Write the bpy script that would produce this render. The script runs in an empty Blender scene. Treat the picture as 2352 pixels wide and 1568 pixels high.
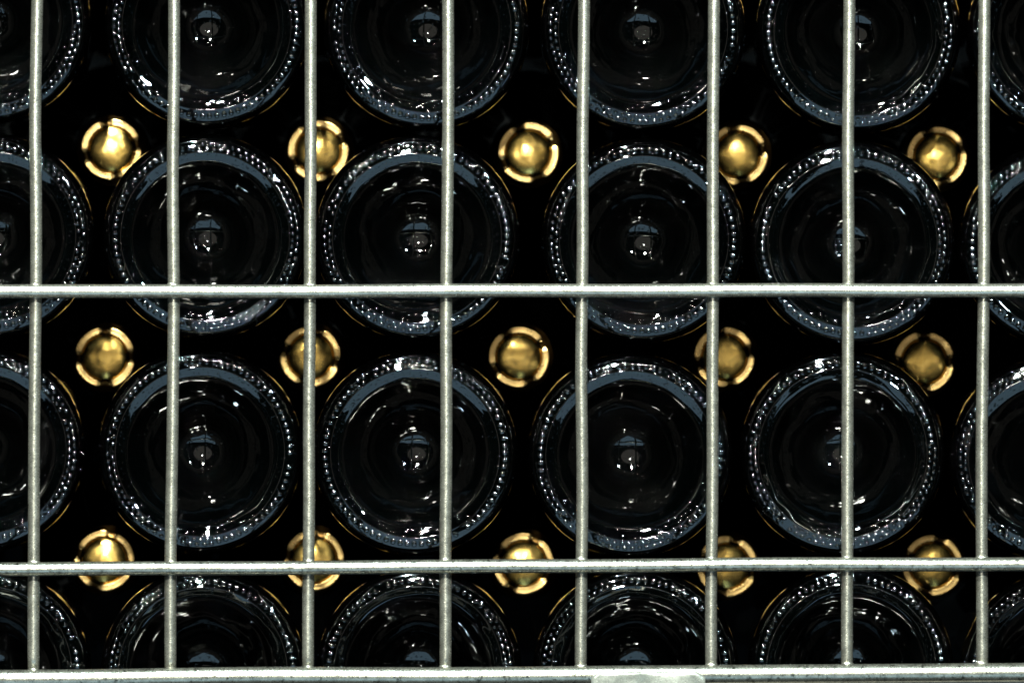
import bpy, bmesh, math, random
from mathutils import Vector, Matrix, noise
R = math.radians
S = bpy.context.scene
COL = S.collection
random.seed(7)

# ------------------------------------------------------------------ camera, world, light
DIST = 3.0                      # metres from the lens to the bottle bases
FRAME_W = 0.4331                # width of the view at the bases
cam_data = bpy.data.cameras.new('camera')
cam_data.sensor_width = 36
cam_data.lens = 36 * DIST / FRAME_W
cam_data.clip_start = 0.05
cam_data.clip_end = 50
cam_data.dof.use_dof = True
cam_data.dof.focus_distance = DIST - 0.004
cam_data.dof.aperture_fstop = 11
cam = bpy.data.objects.new('camera', cam_data)
COL.objects.link(cam)
cam.location = (0, -DIST, 0)
cam.rotation_euler = (R(90), 0, 0)
S.camera = cam

W = bpy.data.worlds.new('World')
S.world = W
W.use_nodes = True
W.node_tree.nodes['Background'].inputs[0].default_value = (0.55, 0.62, 0.6, 1)
W.node_tree.nodes['Background'].inputs[1].default_value = 0.006
S.view_settings.view_transform = 'Standard'
S.view_settings.look = 'None'
S.view_settings.exposure = 0
S.view_settings.gamma = 1


def direction(az, el, d):
    az, el = R(az), R(el)
    return Vector((math.sin(az) * math.cos(el), -math.cos(az) * math.cos(el), math.sin(el))) * d


def lamp(az, el, d, power, size, col):
    l = bpy.data.lights.new('ceiling_lamp', 'POINT')
    l.energy = power
    l.shadow_soft_size = size
    l.color = col
    o = bpy.data.objects.new('ceiling_lamp', l)
    COL.objects.link(o)
    o.location = direction(az, el, d)
    return o


def panel(az, el, d, power, sx, sy, col, name):
    l = bpy.data.lights.new(name, 'AREA')
    l.shape = 'RECTANGLE'
    l.size, l.size_y = sx, sy
    l.energy = power
    l.color = col
    o = bpy.data.objects.new(name, l)
    COL.objects.link(o)
    o.location = direction(az, el, d)
    o.rotation_euler = (-o.location).to_track_quat('-Z', 'Y').to_euler()
    return o


# small bright lamps in a row overhead, one to the right
WARM = (0.97, 1.0, 0.88)
COOL = (0.70, 0.93, 1.0)
lamp(-2, 9, 3.6, 95, 0.05, WARM)
lamp(-5, 27, 3.3, 1150, 0.06, WARM)
lamp(-9, 43, 3.0, 620, 0.055, WARM)
lamp(-16, 57, 2.8, 520, 0.055, COOL)
lamp(27, 24, 3.2, 380, 0.055, COOL)
# broad soft sources: the pale space behind the photographer, daylight off the floor in front
panel(-2, 4, 4.4, 12.5, 3.3, 2.5, (1.0, 0.96, 0.85), 'room_light').data.shape = 'ELLIPSE'
panel(4, -36, 2.6, 27, 3.6, 1.3, (0.47, 0.77, 1.0), 'daylight_low')

# ------------------------------------------------------------------ helpers
PXMM = 2352 / (FRAME_W * 1000)


def at(px, py, depth=0.0):
    """Measured place (2352 x 1568 print of the view) at a real depth behind the bases -> metres."""
    k = (DIST + depth) / DIST / PXMM / 1000
    return Vector(((px - 1176) * k, depth, (784 - py) * k))


def mesh_obj(name, verts, faces, mat, parent=None, smooth=True):
    me = bpy.data.meshes.new(name)
    me.from_pydata([tuple(v) for v in verts], [], faces)
    me.update()
    if smooth:
        me.polygons.foreach_set('use_smooth', [True] * len(me.polygons))
    me.materials.append(mat)
    o = bpy.data.objects.new(name, me)
    COL.objects.link(o)
    o.parent = parent
    return o


def empty(name, loc=(0, 0, 0)):
    o = bpy.data.objects.new(name, None)
    o.empty_display_size = 0.02
    COL.objects.link(o)
    o.location = loc
    return o


def spline(pts, sub):
    """Catmull-Rom through the profile points."""
    out = []
    n = len(pts)
    for i in range(n - 1):
        p0 = pts[max(i - 1, 0)]; p1 = pts[i]; p2 = pts[i + 1]; p3 = pts[min(i + 2, n - 1)]
        for k in range(sub):
            t = k / sub
            out.append(tuple(0.5 * ((2 * p1[a]) + (-p0[a] + p2[a]) * t + (2 * p0[a] - 5 * p1[a] + 4 * p2[a] - p3[a]) * t * t
                                    + (-p0[a] + 3 * p1[a] - 3 * p2[a] + p3[a]) * t ** 3) for a in (0, 1)))
    out.append(pts[-1])
    return out


def lathe(profile, seg, fn=None):
    """profile of (radius, depth) in mm, turned round the local Y axis."""
    verts, faces, rings = [], [], []
    for (r, y) in profile:
        if r < 1e-6:
            rings.append([len(verts)])
            verts.append((0, y * 1e-3, 0))
            continue
        ring = []
        for k in range(seg):
            a = 2 * math.pi * k / seg
            rr, yy = (r, y) if fn is None else fn(r, y, a)
            ring.append(len(verts))
            verts.append((rr * math.cos(a) * 1e-3, yy * 1e-3, rr * math.sin(a) * 1e-3))
        rings.append(ring)
    for A, B in zip(rings, rings[1:]):
        for k in range(seg):
            k2 = (k + 1) % seg
            if len(A) == 1 and len(B) == 1:
                continue
            if len(A) == 1:
                faces.append((A[0], B[k], B[k2]))
            elif len(B) == 1:
                faces.append((A[k], B[0], A[k2]))
            else:
                faces.append((A[k], B[k], B[k2], A[k2]))
    return verts, faces


# ------------------------------------------------------------------ materials
def new_mat(name):
    m = bpy.data.materials.new(name)
    m.use_nodes = True
    nt = m.node_tree
    return m, nt, nt.nodes['Principled BSDF']


def coords(nt, scale=(1, 1, 1)):
    tc = nt.nodes.new('ShaderNodeTexCoord')
    oi = nt.nodes.new('ShaderNodeObjectInfo')
    mul = nt.nodes.new('ShaderNodeMath'); mul.operation = 'MULTIPLY'; mul.inputs[1].default_value = 3.7
    nt.links.new(oi.outputs['Random'], mul.inputs[0])
    mp = nt.nodes.new('ShaderNodeMapping')
    mp.inputs['Scale'].default_value = scale
    nt.links.new(tc.outputs['Object'], mp.inputs['Vector'])
    nt.links.new(mul.outputs[0], mp.inputs['Location'])
    return mp.outputs[0]


def noise_tex(nt, vec, scale, detail=3, rough=0.6):
    n = nt.nodes.new('ShaderNodeTexNoise')
    n.inputs['Scale'].default_value = scale
    n.inputs['Detail'].default_value = detail
    n.inputs['Roughness'].default_value = rough
    nt.links.new(vec, n.inputs['Vector'])
    return n.outputs['Fac']


def ramp(nt, fac, stops):
    r = nt.nodes.new('ShaderNodeValToRGB')
    el = r.color_ramp.elements
    while len(el) < len(stops):
        el.new(0.5)
    for e, (p, c) in zip(el, stops):
        e.position = p
        e.color = (c, c, c, 1) if not isinstance(c, tuple) else (*c, 1)
    nt.links.new(fac, r.inputs[0])
    return r.outputs[0]


def bump(nt, height, strength, dist, prev=None):
    b = nt.nodes.new('ShaderNodeBump')
    b.inputs['Strength'].default_value = strength
    b.inputs['Distance'].default_value = dist
    nt.links.new(height, b.inputs['Height'])
    if prev:
        nt.links.new(prev, b.inputs['Normal'])
    return b.outputs[0]


def glass_mat(name, base, wave, pit, rlo, rhi, ior=1.53):
    m, nt, p = new_mat(name)
    v = coords(nt)
    dust = ramp(nt, noise_tex(nt, v, 160, 5, 0.7), [(0.55, base), (0.95, (0.0009, 0.0009, 0.001))])
    nt.links.new(dust, p.inputs['Base Color'])
    nt.links.new(ramp(nt, noise_tex(nt, v, 90, 4, 0.65), [(0.35, rlo), (0.8, rhi)]), p.inputs['Roughness'])
    p.inputs['IOR'].default_value = ior
    b1 = bump(nt, noise_tex(nt, v, 45, 2, 0.4), wave, 0.002)
    b2 = bump(nt, ramp(nt, noise_tex(nt, v, 900, 2, 0.5), [(0.62, 0.0), (0.74, 1.0)]), pit, 0.0002, b1)
    nt.links.new(b2, p.inputs['Normal'])
    return m


GLASS = glass_mat('dark_bottle_glass', (0.0001, 0.0002, 0.0002), 0.06, 0.35, 0.010, 0.032, 1.48)
BODY = glass_mat('dark_bottle_body', (0.0001, 0.0001, 0.0001), 0.04, 0.1, 0.05, 0.09, 1.42)
BEAD = glass_mat('dark_bead_glass', (0.0001, 0.0002, 0.0002), 0.01, 0.0, 0.05, 0.08, 1.85)


def gold_mat(name, c1, c2, rlo, rhi, wave):
    m, nt, p = new_mat(name)
    v = coords(nt)
    nt.links.new(ramp(nt, noise_tex(nt, v, 140, 3, 0.6), [(0.3, c1), (0.75, c2)]), p.inputs['Base Color'])
    nt.links.new(ramp(nt, noise_tex(nt, v, 260, 4, 0.6), [(0.3, rlo), (0.8, rhi)]), p.inputs['Roughness'])
    p.inputs['Metallic'].default_value = 1
    b1 = bump(nt, noise_tex(nt, v, 120, 2, 0.5), wave, 0.001)
    b2 = bump(nt, noise_tex(nt, v, 1500, 2, 0.5), 0.12, 0.0002, b1)
    nt.links.new(b2, p.inputs['Normal'])
    return m


GOLD = gold_mat('gold_cap_metal', (0.70, 0.46, 0.12), (0.82, 0.55, 0.165), 0.17, 0.26, 0.06)
RIM = gold_mat('gold_rim_foil', (0.58, 0.38, 0.145), (0.70, 0.47, 0.19), 0.24, 0.38, 0.12)
SKIRT = gold_mat('dark_gold_foil', (0.14, 0.07, 0.02), (0.22, 0.12, 0.035), 0.3, 0.45, 0.2)


def steel_mat(name, dirt, tint, metal=0.88, grit=0.10):
    m, nt, p = new_mat(name)
    v = coords(nt)
    grain = noise_tex(nt, v, 1400, 3, 0.7)
    blot = noise_tex(nt, v, 230, 5, 0.75)
    spots = noise_tex(nt, v, 420, 4, 0.7)
    c1 = ramp(nt, blot, [(0.3, tuple(x * 0.5 for x in tint)), (0.65, tint)])
    mask = ramp(nt, spots, [(dirt, 0.0), (dirt + 0.10, 1.0)])
    mix = nt.nodes.new('ShaderNodeMix'); mix.data_type = 'RGBA'
    nt.links.new(mask, mix.inputs[0])
    nt.links.new(c1, mix.inputs[6])
    mix.inputs[7].default_value = (0.05, 0.052, 0.042, 1)
    nt.links.new(mix.outputs[2], p.inputs['Base Color'])
    nt.links.new(ramp(nt, grain, [(0.3, 0.23), (0.75, 0.36)]), p.inputs['Roughness'])
    p.inputs['Metallic'].default_value = metal
    b1 = bump(nt, grain, grit, 0.0002)
    b2 = bump(nt, blot, 0.22, 0.0008, b1)
    nt.links.new(b2, p.inputs['Normal'])
    return m


STEEL = steel_mat('galvanised_wire', 0.72, (0.40, 0.388, 0.33))
STEEL_WORN = steel_mat('worn_galvanised_rod', 0.55, (0.30, 0.296, 0.25))
PLATE = steel_mat('pale_worn_plate', 0.62, (0.165, 0.172, 0.150), 0.3, 0.5)


def matte(name, c1, c2, rough):
    m, nt, p = new_mat(name)
    v = coords(nt)
    nt.links.new(ramp(nt, noise_tex(nt, v, 60, 5, 0.7), [(0.3, c1), (0.7, c2)]), p.inputs['Base Color'])
    p.inputs['Roughness'].default_value = rough
    p.inputs['Specular IOR Level'].default_value = 0.1
    return m


RAIL = matte('dull_brown_steel', (0.20, 0.18, 0.15), (0.32, 0.30, 0.26), 0.6)
DARK = matte('unlit_depth_black', (0.001, 0.001, 0.001), (0.002, 0.002, 0.002), 0.9)  # near-black colour stands in for the deep shade behind the bottles

# ------------------------------------------------------------------ bottle profile (mm: radius, height above the base)
OUTER = [(40.4, 2.0), (41.2, 2.5), (42.0, 3.4), (42.7, 4.8), (43.25, 7), (43.6, 11), (43.8, 17), (43.88, 28), (43.9, 45), (43.9, 90), (43.9, 140),
         (43.3, 155), (41.3, 172), (37.5, 189), (32.6, 205), (27.3, 220), (22.6, 236), (19.0, 252), (16.6, 268), (15.2, 284)]


def punt_profile():
    pts = []
    n = 64
    r, depth = 31.0, 3.4
    acc = [(r, depth)]
    # walk inwards with a slope that is steep at the wall and rounds off at the tip
    for k in range(1, n + 1):
        r2 = 31.0 * (1 - k / n)
        rm = (r + r2) / 2
        ang = math.asin(min(rm / 22, 0.45)) + R(39) * (1 / (1 + math.exp(-(rm - 11.0) / 0.7)))
        s = math.tan(ang) + 0.5 * math.exp(-((31.0 - rm) / 1.3) ** 2)
        s *= 1 + (0.03 * math.sin(rm * 2.3) * math.exp(-((rm - 20) / 5) ** 2))
        depth += s * (r - r2)
        r = r2
        acc.append((r, depth))
    acc.reverse()
    return acc


def make_base_out(variant):
    rnd = random.Random(variant * 31 + 5)
    root = empty('sparkling_wine_bottle')
    sd = variant * 17.3

    def wob(r, y, a):
        n1 = noise.noise(Vector((math.cos(a) * 1.6, math.sin(a) * 1.6, r * 0.09 + sd)))
        n2 = noise.noise(Vector((math.cos(a) * 5, math.sin(a) * 5, r * 0.35 + sd + 9)))
        w = min(1, r / 12)
        return r + 0.10 * n1 * w, y + (0.34 * n1 + 0.10 * n2) * w * min(1, r / 20) ** 2 + 0.5 * n1 * max(0, min(1, (30 - r) / 8)) * max(0, min(1, (r - 6) / 10))

    lip = spline([(31.0, 3.4), (31.3, 2.6), (31.8, 2.15), (32.8, 1.7), (34.2, 1.22), (35.3, 0.84), (35.75, 0.72), (36.2, 0.82), (37.2, 1.06), (38.4, 1.36), (39.4, 1.62), (40.4, 2.0)], 4)
    prof = punt_profile()[:-1] + lip
    v, f = lathe(prof, 160, wob)
    mesh_obj('punt', v, f, GLASS, root)

    def wob2(r, y, a):
        k = math.exp(-(y - 1.6) / 6)
        r1, y1 = wob(r, y, a)
        return r + (r1 - r) * k, y + (y1 - y) * k
    v, f = lathe(spline(OUTER, 5) + [(14.8, 300), (0, 300)], 160, wob2)
    mesh_obj('body', v, f, BODY, root)

    # the knurled bearing ring: small cast beads
    V, F = [], []

    def bead(rad, ang, y, lr, lt, h, seg=14, rings=9):
        base = len(V)
        ca, sa = math.cos(ang), math.sin(ang)
        for i in range(rings + 1):
            th = math.pi * i / rings
            for j in range(seg):
                ph = 2 * math.pi * j / seg
                er = lr * math.sin(th) * math.cos(ph)
                et = lt * math.sin(th) * math.sin(ph)
                ey = -h * math.cos(th)
                rr = rad + er
                V.append(((rr * ca - et * sa) * 1e-3, (y + ey) * 1e-3, (rr * sa + et * ca) * 1e-3))
        for i in range(rings):
            for j in range(seg):
                j2 = (j + 1) % seg
                F.append((base + i * seg + j, base + (i + 1) * seg + j, base + (i + 1) * seg + j2, base + i * seg + j2))
    N = 79
    gap = rnd.uniform(0, 6.28)
    for k in range(N):
        a = 2 * math.pi * (k + rnd.uniform(-.06, .06)) / N
        d = abs((a - gap + math.pi / 2) % math.pi - math.pi / 2)
        if d < 0.045:
            continue
        _, y0 = wob(38.6, 0.1, a)
        double = math.sin(a * 1.0 + variant * 2.1) > (0.55 if variant != 1 else -0.2)
        if double:
            bead(39.1 + rnd.uniform(-.1, .1), a, y0 + 1.45, 1.0, 1.05, rnd.uniform(0.6, 0.7))
            bead(37.0 + rnd.uniform(-.1, .1), a + math.pi / N, y0 + 0.95, 0.95, 1.0, rnd.uniform(0.52, 0.62))
        else:
            bead(38.1 + rnd.uniform(-.08, .08), a, y0 + 1.2, 1.45, 1.18, rnd.uniform(0.62, 0.74))
    # stray drops on the heel
    for k in range(16):
        a = rnd.uniform(0, 6.283)
        i = rnd.choice([2, 3, 3, 4])
        rr, yy = OUTER[i]
        s = rnd.uniform(0.28, 0.5)
        bead(rr, a, yy, s, s, s, 8, 5)
    o = mesh_obj('bead_ring', V, F, BEAD, root)
    o['kind'] = 'stuff'
    return root


def copy_thing(root, name=None):
    r = root.copy()
    COL.objects.link(r)
    for ch in list(root.children):
        c = ch.copy()
        COL.objects.link(c)
        c.parent = r
    return r


ORD = ['first', 'second', 'third', 'fourth', 'fifth', 'sixth']
rows = [
    [(-28, 48), (475, 59), (980, 64), (1477, 67), (1972, 71), (2459, 76)],
    [(-20, 543), (471, 543), (958, 547), (1479, 552), (1958, 558), (2440, 565)],
    [(-42, 1032), (459, 1037), (953, 1041), (1448, 1046), (1936, 1041), (2420, 1054)],
    [(-30, 1540), (466, 1542), (961, 1540), (1461, 1539), (1956, 1535), (2444, 1545)],
]
PLACE = ['in the top row, upper half cut off by the picture edge', 'in the second row, just above the upper horizontal rod',
         'in the third row, between the two horizontal rods', 'in the bottom row, lower half hidden by the bottom rail']
protos = [make_base_out(i) for i in range(4)]
used = set()
n = 0
for ri, row in enumerate(rows):
    for ci, (px, py) in enumerate(row):
        v = (ri * 2 + ci * 3 + (ri == 2)) % 4
        if v in used:
            o = copy_thing(protos[v])
        else:
            o = protos[v]; used.add(v)
        o.location = at(px, py, 0.0) + Vector((0, random.uniform(-0.002, 0.002), 0))
        rn = random.Random(ri * 10 + ci)
        # the outer bottles of the stack splay a little
        spl = 0.5
        mm = (Matrix.Rotation(spl * o.location.z / DIST + R(rn.uniform(-.35, .35)), 3, 'X') @ Matrix.Rotation(-spl * o.location.x / DIST + R(rn.uniform(-.35, .35)), 3, 'Z')
              @ Matrix.Rotation(rn.uniform(0, 6.283), 3, 'Y'))
        o.rotation_euler = mm.to_euler()
        side = {0: 'cut by the left edge', 5: 'cut by the right edge'}.get(ci, ORD[ci] + ' from the left')
        o['label'] = 'dark bottle base with beaded ring, %s %s' % (side, ['in the top row', 'in the second row', 'in the third row', 'in the bottom row'][ri])
        o['category'] = 'bottle'
        o['group'] = 'bottles lying with their bases outward'

# ------------------------------------------------------------------ bottles lying the other way: gold caps in the gaps
CAP_D = 0.125


def make_neck_out(seed):
    root = empty('sparkling_wine_bottle')
    # glass, measured from the cap backwards
    prof = [(13.2, 9), (14.6, 16)] + [(r, 300 - y) for (r, y) in reversed(OUTER)] + [(30, 300), (0, 280)]
    v, f = lathe([(0, 9)] + prof, 96)
    mesh_obj('body', v, f, BODY, root)
    sk = spline([(9.8, 4.2), (11.5, 4.6), (12.6, 5.2), (13.0, 6), (13.2, 7.5), (13.9, 9.5), (15.0, 11.5), (15.3, 14), (15.0, 17), (15.3, 30)], 3)
    v, f = lathe(sk, 96, lambda r, y, a: (r + 0.12 * math.sin(a * 9) + 0.1 * math.sin(a * 23 + y), y))
    mesh_obj('foil_skirt', v, f, SKIRT, root)

    def dome(r, y, a):
        k = (r / 10) ** 2
        n1 = noise.noise(Vector((r * math.cos(a) * 0.16, r * math.sin(a) * 0.16, seed * 5.1)))
        n2 = noise.noise(Vector((r * math.cos(a) * 0.45, r * math.sin(a) * 0.45, seed * 3.3)))
        return r, y - 0.10 * k * math.cos(4 * a) * (1 if r < 9.5 else 0.3) - 0.05 * k * math.sin(2 * a + seed) + 0.13 * n1 * min(1, (r / 4) ** 2) + 0.03 * n2
    dp = spline([(0, -0.15), (1.5, -0.14), (3, -0.07), (4.5, 0.05), (6, 0.22), (7.2, 0.41), (8.3, 0.66), (9.2, 0.96), (9.9, 1.3), (10.4, 1.75), (10.9, 2.4)], 3)
    v, f = lathe(dp, 96, dome)
    mesh_obj('cap_dome', v, f, GOLD, root)
    for q in range(4):
        rnd = random.Random(q + 10 * seed)
        ra, rb, rt = rnd.uniform(-3, 3), rnd.uniform(-3, 3), rnd.uniform(0.88, 1.05)
        V, F = [], []
        a0, a1 = R(90 * q + 7 + ra), R(90 * q + 83 + rb)
        n, m = 30, 24
        for i in range(n + 1):
            t = i / n
            a = a0 + (a1 - a0) * t
            e = min(t, 1 - t) * 2
            k = min(1, (e / 0.22)) ** 0.5 if e > 0 else 0
            k = max(k, 0.03) * rt
            maj = 11.9 + 0.12 * math.sin(3 * t + q)
            for j in range(m):
                ph = 2 * math.pi * j / m
                cc, ss = math.cos(ph), math.sin(ph)
                rr = maj + 1.72 * k * math.copysign(abs(cc) ** 0.55, cc)
                yy = 1.0 + 0.75 * k * math.copysign(abs(ss) ** 0.5, ss) + (0.16 * k * math.exp(-(cc / 0.22) ** 2) if ss < 0 else 0)
                V.append((rr * math.cos(a) * 1e-3, yy * 1e-3, rr * math.sin(a) * 1e-3))
        for i in range(n):
            for j in range(m):
                j2 = (j + 1) % m
                F.append((i * m + j, i * m + j2, (i + 1) * m + j2, (i + 1) * m + j))
        F.append(tuple(range(m)))
        F.append(tuple(n * m + j for j in reversed(range(m))))
        mesh_obj('rim_segment', V, F, RIM, root)
    return root


caps = [
    [(256, 344, 11), (731, 347, 25), (1214, 351, 21), (1694, 356, 12), (2152, 360, 19)],
    [(240, 821, 0), (713, 819, -14), (1192, 820, 28), (1664, 820, 12), (2123, 831, 1)],
    [(239, 1287, -17), (721, 1286, -15), (1202, 1294, -27), (1670, 1300, -18), (2142, 1298, -15)],
]
neck_protos = [make_neck_out(i) for i in range(5)]
fresh = set()
CROW = ['in the top row of caps', 'in the middle row of caps', 'in row crossed by lower rod']
for ri, row in enumerate(caps):
    for ci, (px, py, rot) in enumerate(row):
        v = (ri * 2 + ci) % 5
        o = copy_thing(neck_protos[v]) if v in fresh else neck_protos[v]
        fresh.add(v)
        rn = random.Random(ri * 7 + ci + 50)
        o.location = at(px, py, CAP_D + rn.uniform(-.004, .004))
        # Matrix: turn about the bottle axis, then a slight lean
        m = Matrix.Rotation(0.4 * o.location.z / DIST, 3, 'X') @ Matrix.Rotation(-0.4 * o.location.x / DIST, 3, 'Z') @ Matrix.Rotation(R(rn.uniform(-1.3, 1.3)), 3, 'X') @ Matrix.Rotation(R(rn.uniform(-1.6, 1.6)), 3, 'Z') @ Matrix.Rotation(R(-rot), 3, 'Y')
        o.rotation_euler = m.to_euler()
        beh = ' behind upright wire' if ci in (1, 3) else ''
        where = {0: 'leftmost', 4: 'rightmost'}.get(ci, ORD[ci] + ' from left')
        o['label'] = 'gold bottle cap%s, %s %s' % (beh, where, CROW[ri])
        o['category'] = 'bottle'
        o['group'] = 'bottles lying with their gold caps outward'

# the stack goes on past the picture: unseen neighbours, added so their bodies keep lamp light out of the gaps
for (px, py) in [(232, -135), (735, -133), (1214, -130), (1700, -126), (2168, -122), (-235, -140), (2640, -118),
                 (-235, 344), (-250, 821), (-250, 1287), (2620, 362), (2600, 832), (2610, 1300)]:
    o = copy_thing(neck_protos[abs(px) % 5])
    o.location = at(px, py, CAP_D)
    col_ = min(range(5), key=lambda i: abs(caps[0][i][0] - px))
    row_ = min(range(3), key=lambda i: abs(caps[i][0][1] - py))
    if py < 0:
        o['label'] = 'gold capped bottle out of view above the top edge, ' + ('past the %s corner' % ('left' if px < 0 else 'right') if px < 0 or px > 2352 else '%s from the left' % ORD[col_])
    else:
        o['label'] = 'gold capped bottle out of view beyond the %s edge, %s cap row' % ('left' if px < 0 else 'right', ['top', 'middle', 'bottom'][row_])
    o['category'] = 'bottle'
    o['group'] = 'bottles lying with their gold caps outward, next to the view'

# ------------------------------------------------------------------ the wire grid in front
grid = empty('wire_cage_front', at(1176, 1555, -0.045))
grid['label'] = 'galvanised steel wire grid in front of the stacked bottles'
grid['category'] = 'cage'
G0 = grid.location.copy()


def rod(name, a, b, rad, mat, seg=24, wob=0.00022, seed=0, nseg=40):
    a, b = a - G0, b - G0
    d = b - a
    z = d.normalized()
    x = Vector((0, 1, 0))
    y = z.cross(x).normalized()
    V, F = [], []
    for i in range(nseg + 1):
        t = i / nseg
        c = a + d * t
        c = c + x * (noise.noise(Vector((t * 4, seed, 0))) * wob * 2) + y * (noise.noise(Vector((t * 5, seed, 5))) * wob * 3)
        for j in range(seg):
            ph = 2 * math.pi * j / seg
            rr = rad * (1 + 0.012 * noise.noise(Vector((t * 30, j * 0.7, seed))))
            V.append(c + x * math.cos(ph) * rr + y * math.sin(ph) * rr)
    for i in range(nseg):
        for j in range(seg):
            j2 = (j + 1) % seg
            F.append((i * seg + j, i * seg + j2, (i + 1) * seg + j2, (i + 1) * seg + j))
    F.append(tuple(reversed(range(seg))))
    F.append(tuple(nseg * seg + j for j in range(seg)))
    return mesh_obj(name, V, F, mat, grid)


YV, YH = -0.0400, -0.0450
tops = [-235, 84, 401, 714, 1030, 1341, 1640, 1950, 2262, 2575]
bots = [-238, 77, 392, 708, 1022, 1334, 1634, 1946, 2254, 2566]
for i, (t, b) in enumerate(zip(tops, bots)):
    slope = (b - t) / 1520
    rod('upright_wire', at(t - slope * 250, -250, YV), at(b, 1553, YV), 0.00248, STEEL, seed=i * 3.3)
hz = [(669, 667, 0.00285), (1306, 1294, 0.0029)]
for i, (l, r, rad) in enumerate(hz):
    s = (r - l) / 2352
    rod('cross_rod', at(-300, l - 300 * s, YH), at(2652, r + 300 * s, YH), rad, STEEL if i == 0 else STEEL_WORN, seed=40 + i, nseg=80)
rod('cross_rod', at(-300, 202 - 165 - 165, YH), at(2652, -140, YH), 0.00285, STEEL, seed=45, nseg=60)
rod('bottom_rail', at(-300, 1560, YH - 0.0008), at(2652, 1541, YH - 0.0008), 0.0039, STEEL_WORN, seed=47, nseg=80)

# weld blobs where the uprights meet the rods
wv, wf = lathe([(0, -1.1), (0.9, -1.0), (1.8, -0.6), (2.3, 0.1), (2.0, 0.9), (0, 1.2)], 16)
first_weld = None
for yy_l, yy_r, rad in [(669, 667, 2.85), (1306, 1294, 2.9), (1557, 1539, 3.6)]:
    for i, (t, b) in enumerate(zip(tops, bots)):
        if i in (0, 9):
            continue
        py = yy_l + (yy_r - yy_l) * t / 2352
        px = t + (b - t) * py / 1550
        if first_weld is None:
            w = first_weld = mesh_obj('weld', wv, wf, STEEL, grid)
        else:
            w = first_weld.copy(); COL.objects.link(w); w.parent = grid
        rn = random.Random(i + int(py))
        w.location = at(px, py - rad * PXMM * 0.93, YV - 0.0022) - G0
        w.scale = (rn.uniform(0.95, 1.25), 1, rn.uniform(0.45, 0.7))


def bevel_box(name, x0, x1, y0, y1, z0, z1, bev, mat, parent):
    bm = bmesh.new()
    bmesh.ops.create_cube(bm, size=1)
    for v in bm.verts:
        v.co = Vector(((x0 + x1) / 2 + v.co.x * (x1 - x0), (y0 + y1) / 2 + v.co.y * (y1 - y0), (z0 + z1) / 2 + v.co.z * (z1 - z0)))
    bmesh.ops.bevel(bm, geom=bm.edges[:], offset=bev, segments=2, affect='EDGES')
    me = bpy.data.meshes.new(name)
    bm.to_mesh(me); bm.free()
    me.materials.append(mat)
    o = bpy.data.objects.new(name, me)
    COL.objects.link(o)
    o.parent = parent
    return o


# dull flat bar just under and behind the bottom rail
p0 = at(-300, 1553, -0.043) - G0
p1 = at(2652, 1620, -0.043) - G0
bevel_box('flat_bar', p0.x, p1.x, p0.y, p0.y + 0.006, p1.z, p0.z - 0.0008, 0.0006, RAIL, grid)


# pale worn plate wrapped over the bottom rail
def plate():
    a = at(1358, 1541, -0.0508) - G0
    b = at(1620, 1541, -0.0508) - G0
    bot = (at(1400, 1640, -0.0495) - G0).z
    nx, nz = 120, 40
    V, F = [], []
    for side in (0, 1):
        for i in range(nx + 1):
            for j in range(nz + 1):
                u, v = i / nx, j / nz
                x = a.x + (b.x - a.x) * u
                # cut upper corners
                edge = min(u, 1 - u)
                top = a.z - max(0, (0.075 - edge) / 0.075) * 0.0024
                z = top + (bot - top) * v
                dent = 0.0009 * math.exp(-((u - 0.46) / 0.05) ** 2) * math.exp(-((v - 0.3) / 0.25) ** 2)
                w = 0.00035 * noise.noise(Vector((u * 5, v * 3, 3))) + 0.00005 * noise.noise(Vector((u * 18, v * 8, 7)))
                y = a.y + dent + w + 0.0010 * math.exp(-v / 0.03) + 0.0006 * math.exp(-edge / 0.012) + 0.0004 * (1 if 0.44 < v < 0.5 and u < 0.5 else 0)
                V.append((x, y + side * 0.0012, z))
    m = (nx + 1) * (nz + 1)
    idx = lambda s, i, j: s * m + i * (nz + 1) + j
    for i in range(nx):
        for j in range(nz):
            F.append((idx(0, i, j), idx(0, i, j + 1), idx(0, i + 1, j + 1), idx(0, i + 1, j)))
            F.append((idx(1, i, j), idx(1, i + 1, j), idx(1, i + 1, j + 1), idx(1, i, j + 1)))
    for i in range(nx):
        F.append((idx(0, i, 0), idx(0, i + 1, 0), idx(1, i + 1, 0), idx(1, i, 0)))
        F.append((idx(0, i, nz), idx(1, i, nz), idx(1, i + 1, nz), idx(0, i + 1, nz)))
    for j in range(nz):
        F.append((idx(0, 0, j), idx(1, 0, j), idx(1, 0, j + 1), idx(0, 0, j + 1)))
        F.append((idx(0, nx, j), idx(0, nx, j + 1), idx(1, nx, j + 1), idx(1, nx, j)))
    mesh_obj('wrapped_plate', V, F, PLATE, grid, False)


plate()

# ------------------------------------------------------------------ the dark behind the stack: an added sheet, shade put into its near-black colour
bw = mesh_obj('dark_backdrop', [(-1.2, 0.5, -1), (1.2, 0.5, -1), (1.2, 0.5, 1), (-1.2, 0.5, 1)], [(0, 1, 2, 3)], DARK, None, False)
bw['kind'] = 'structure'
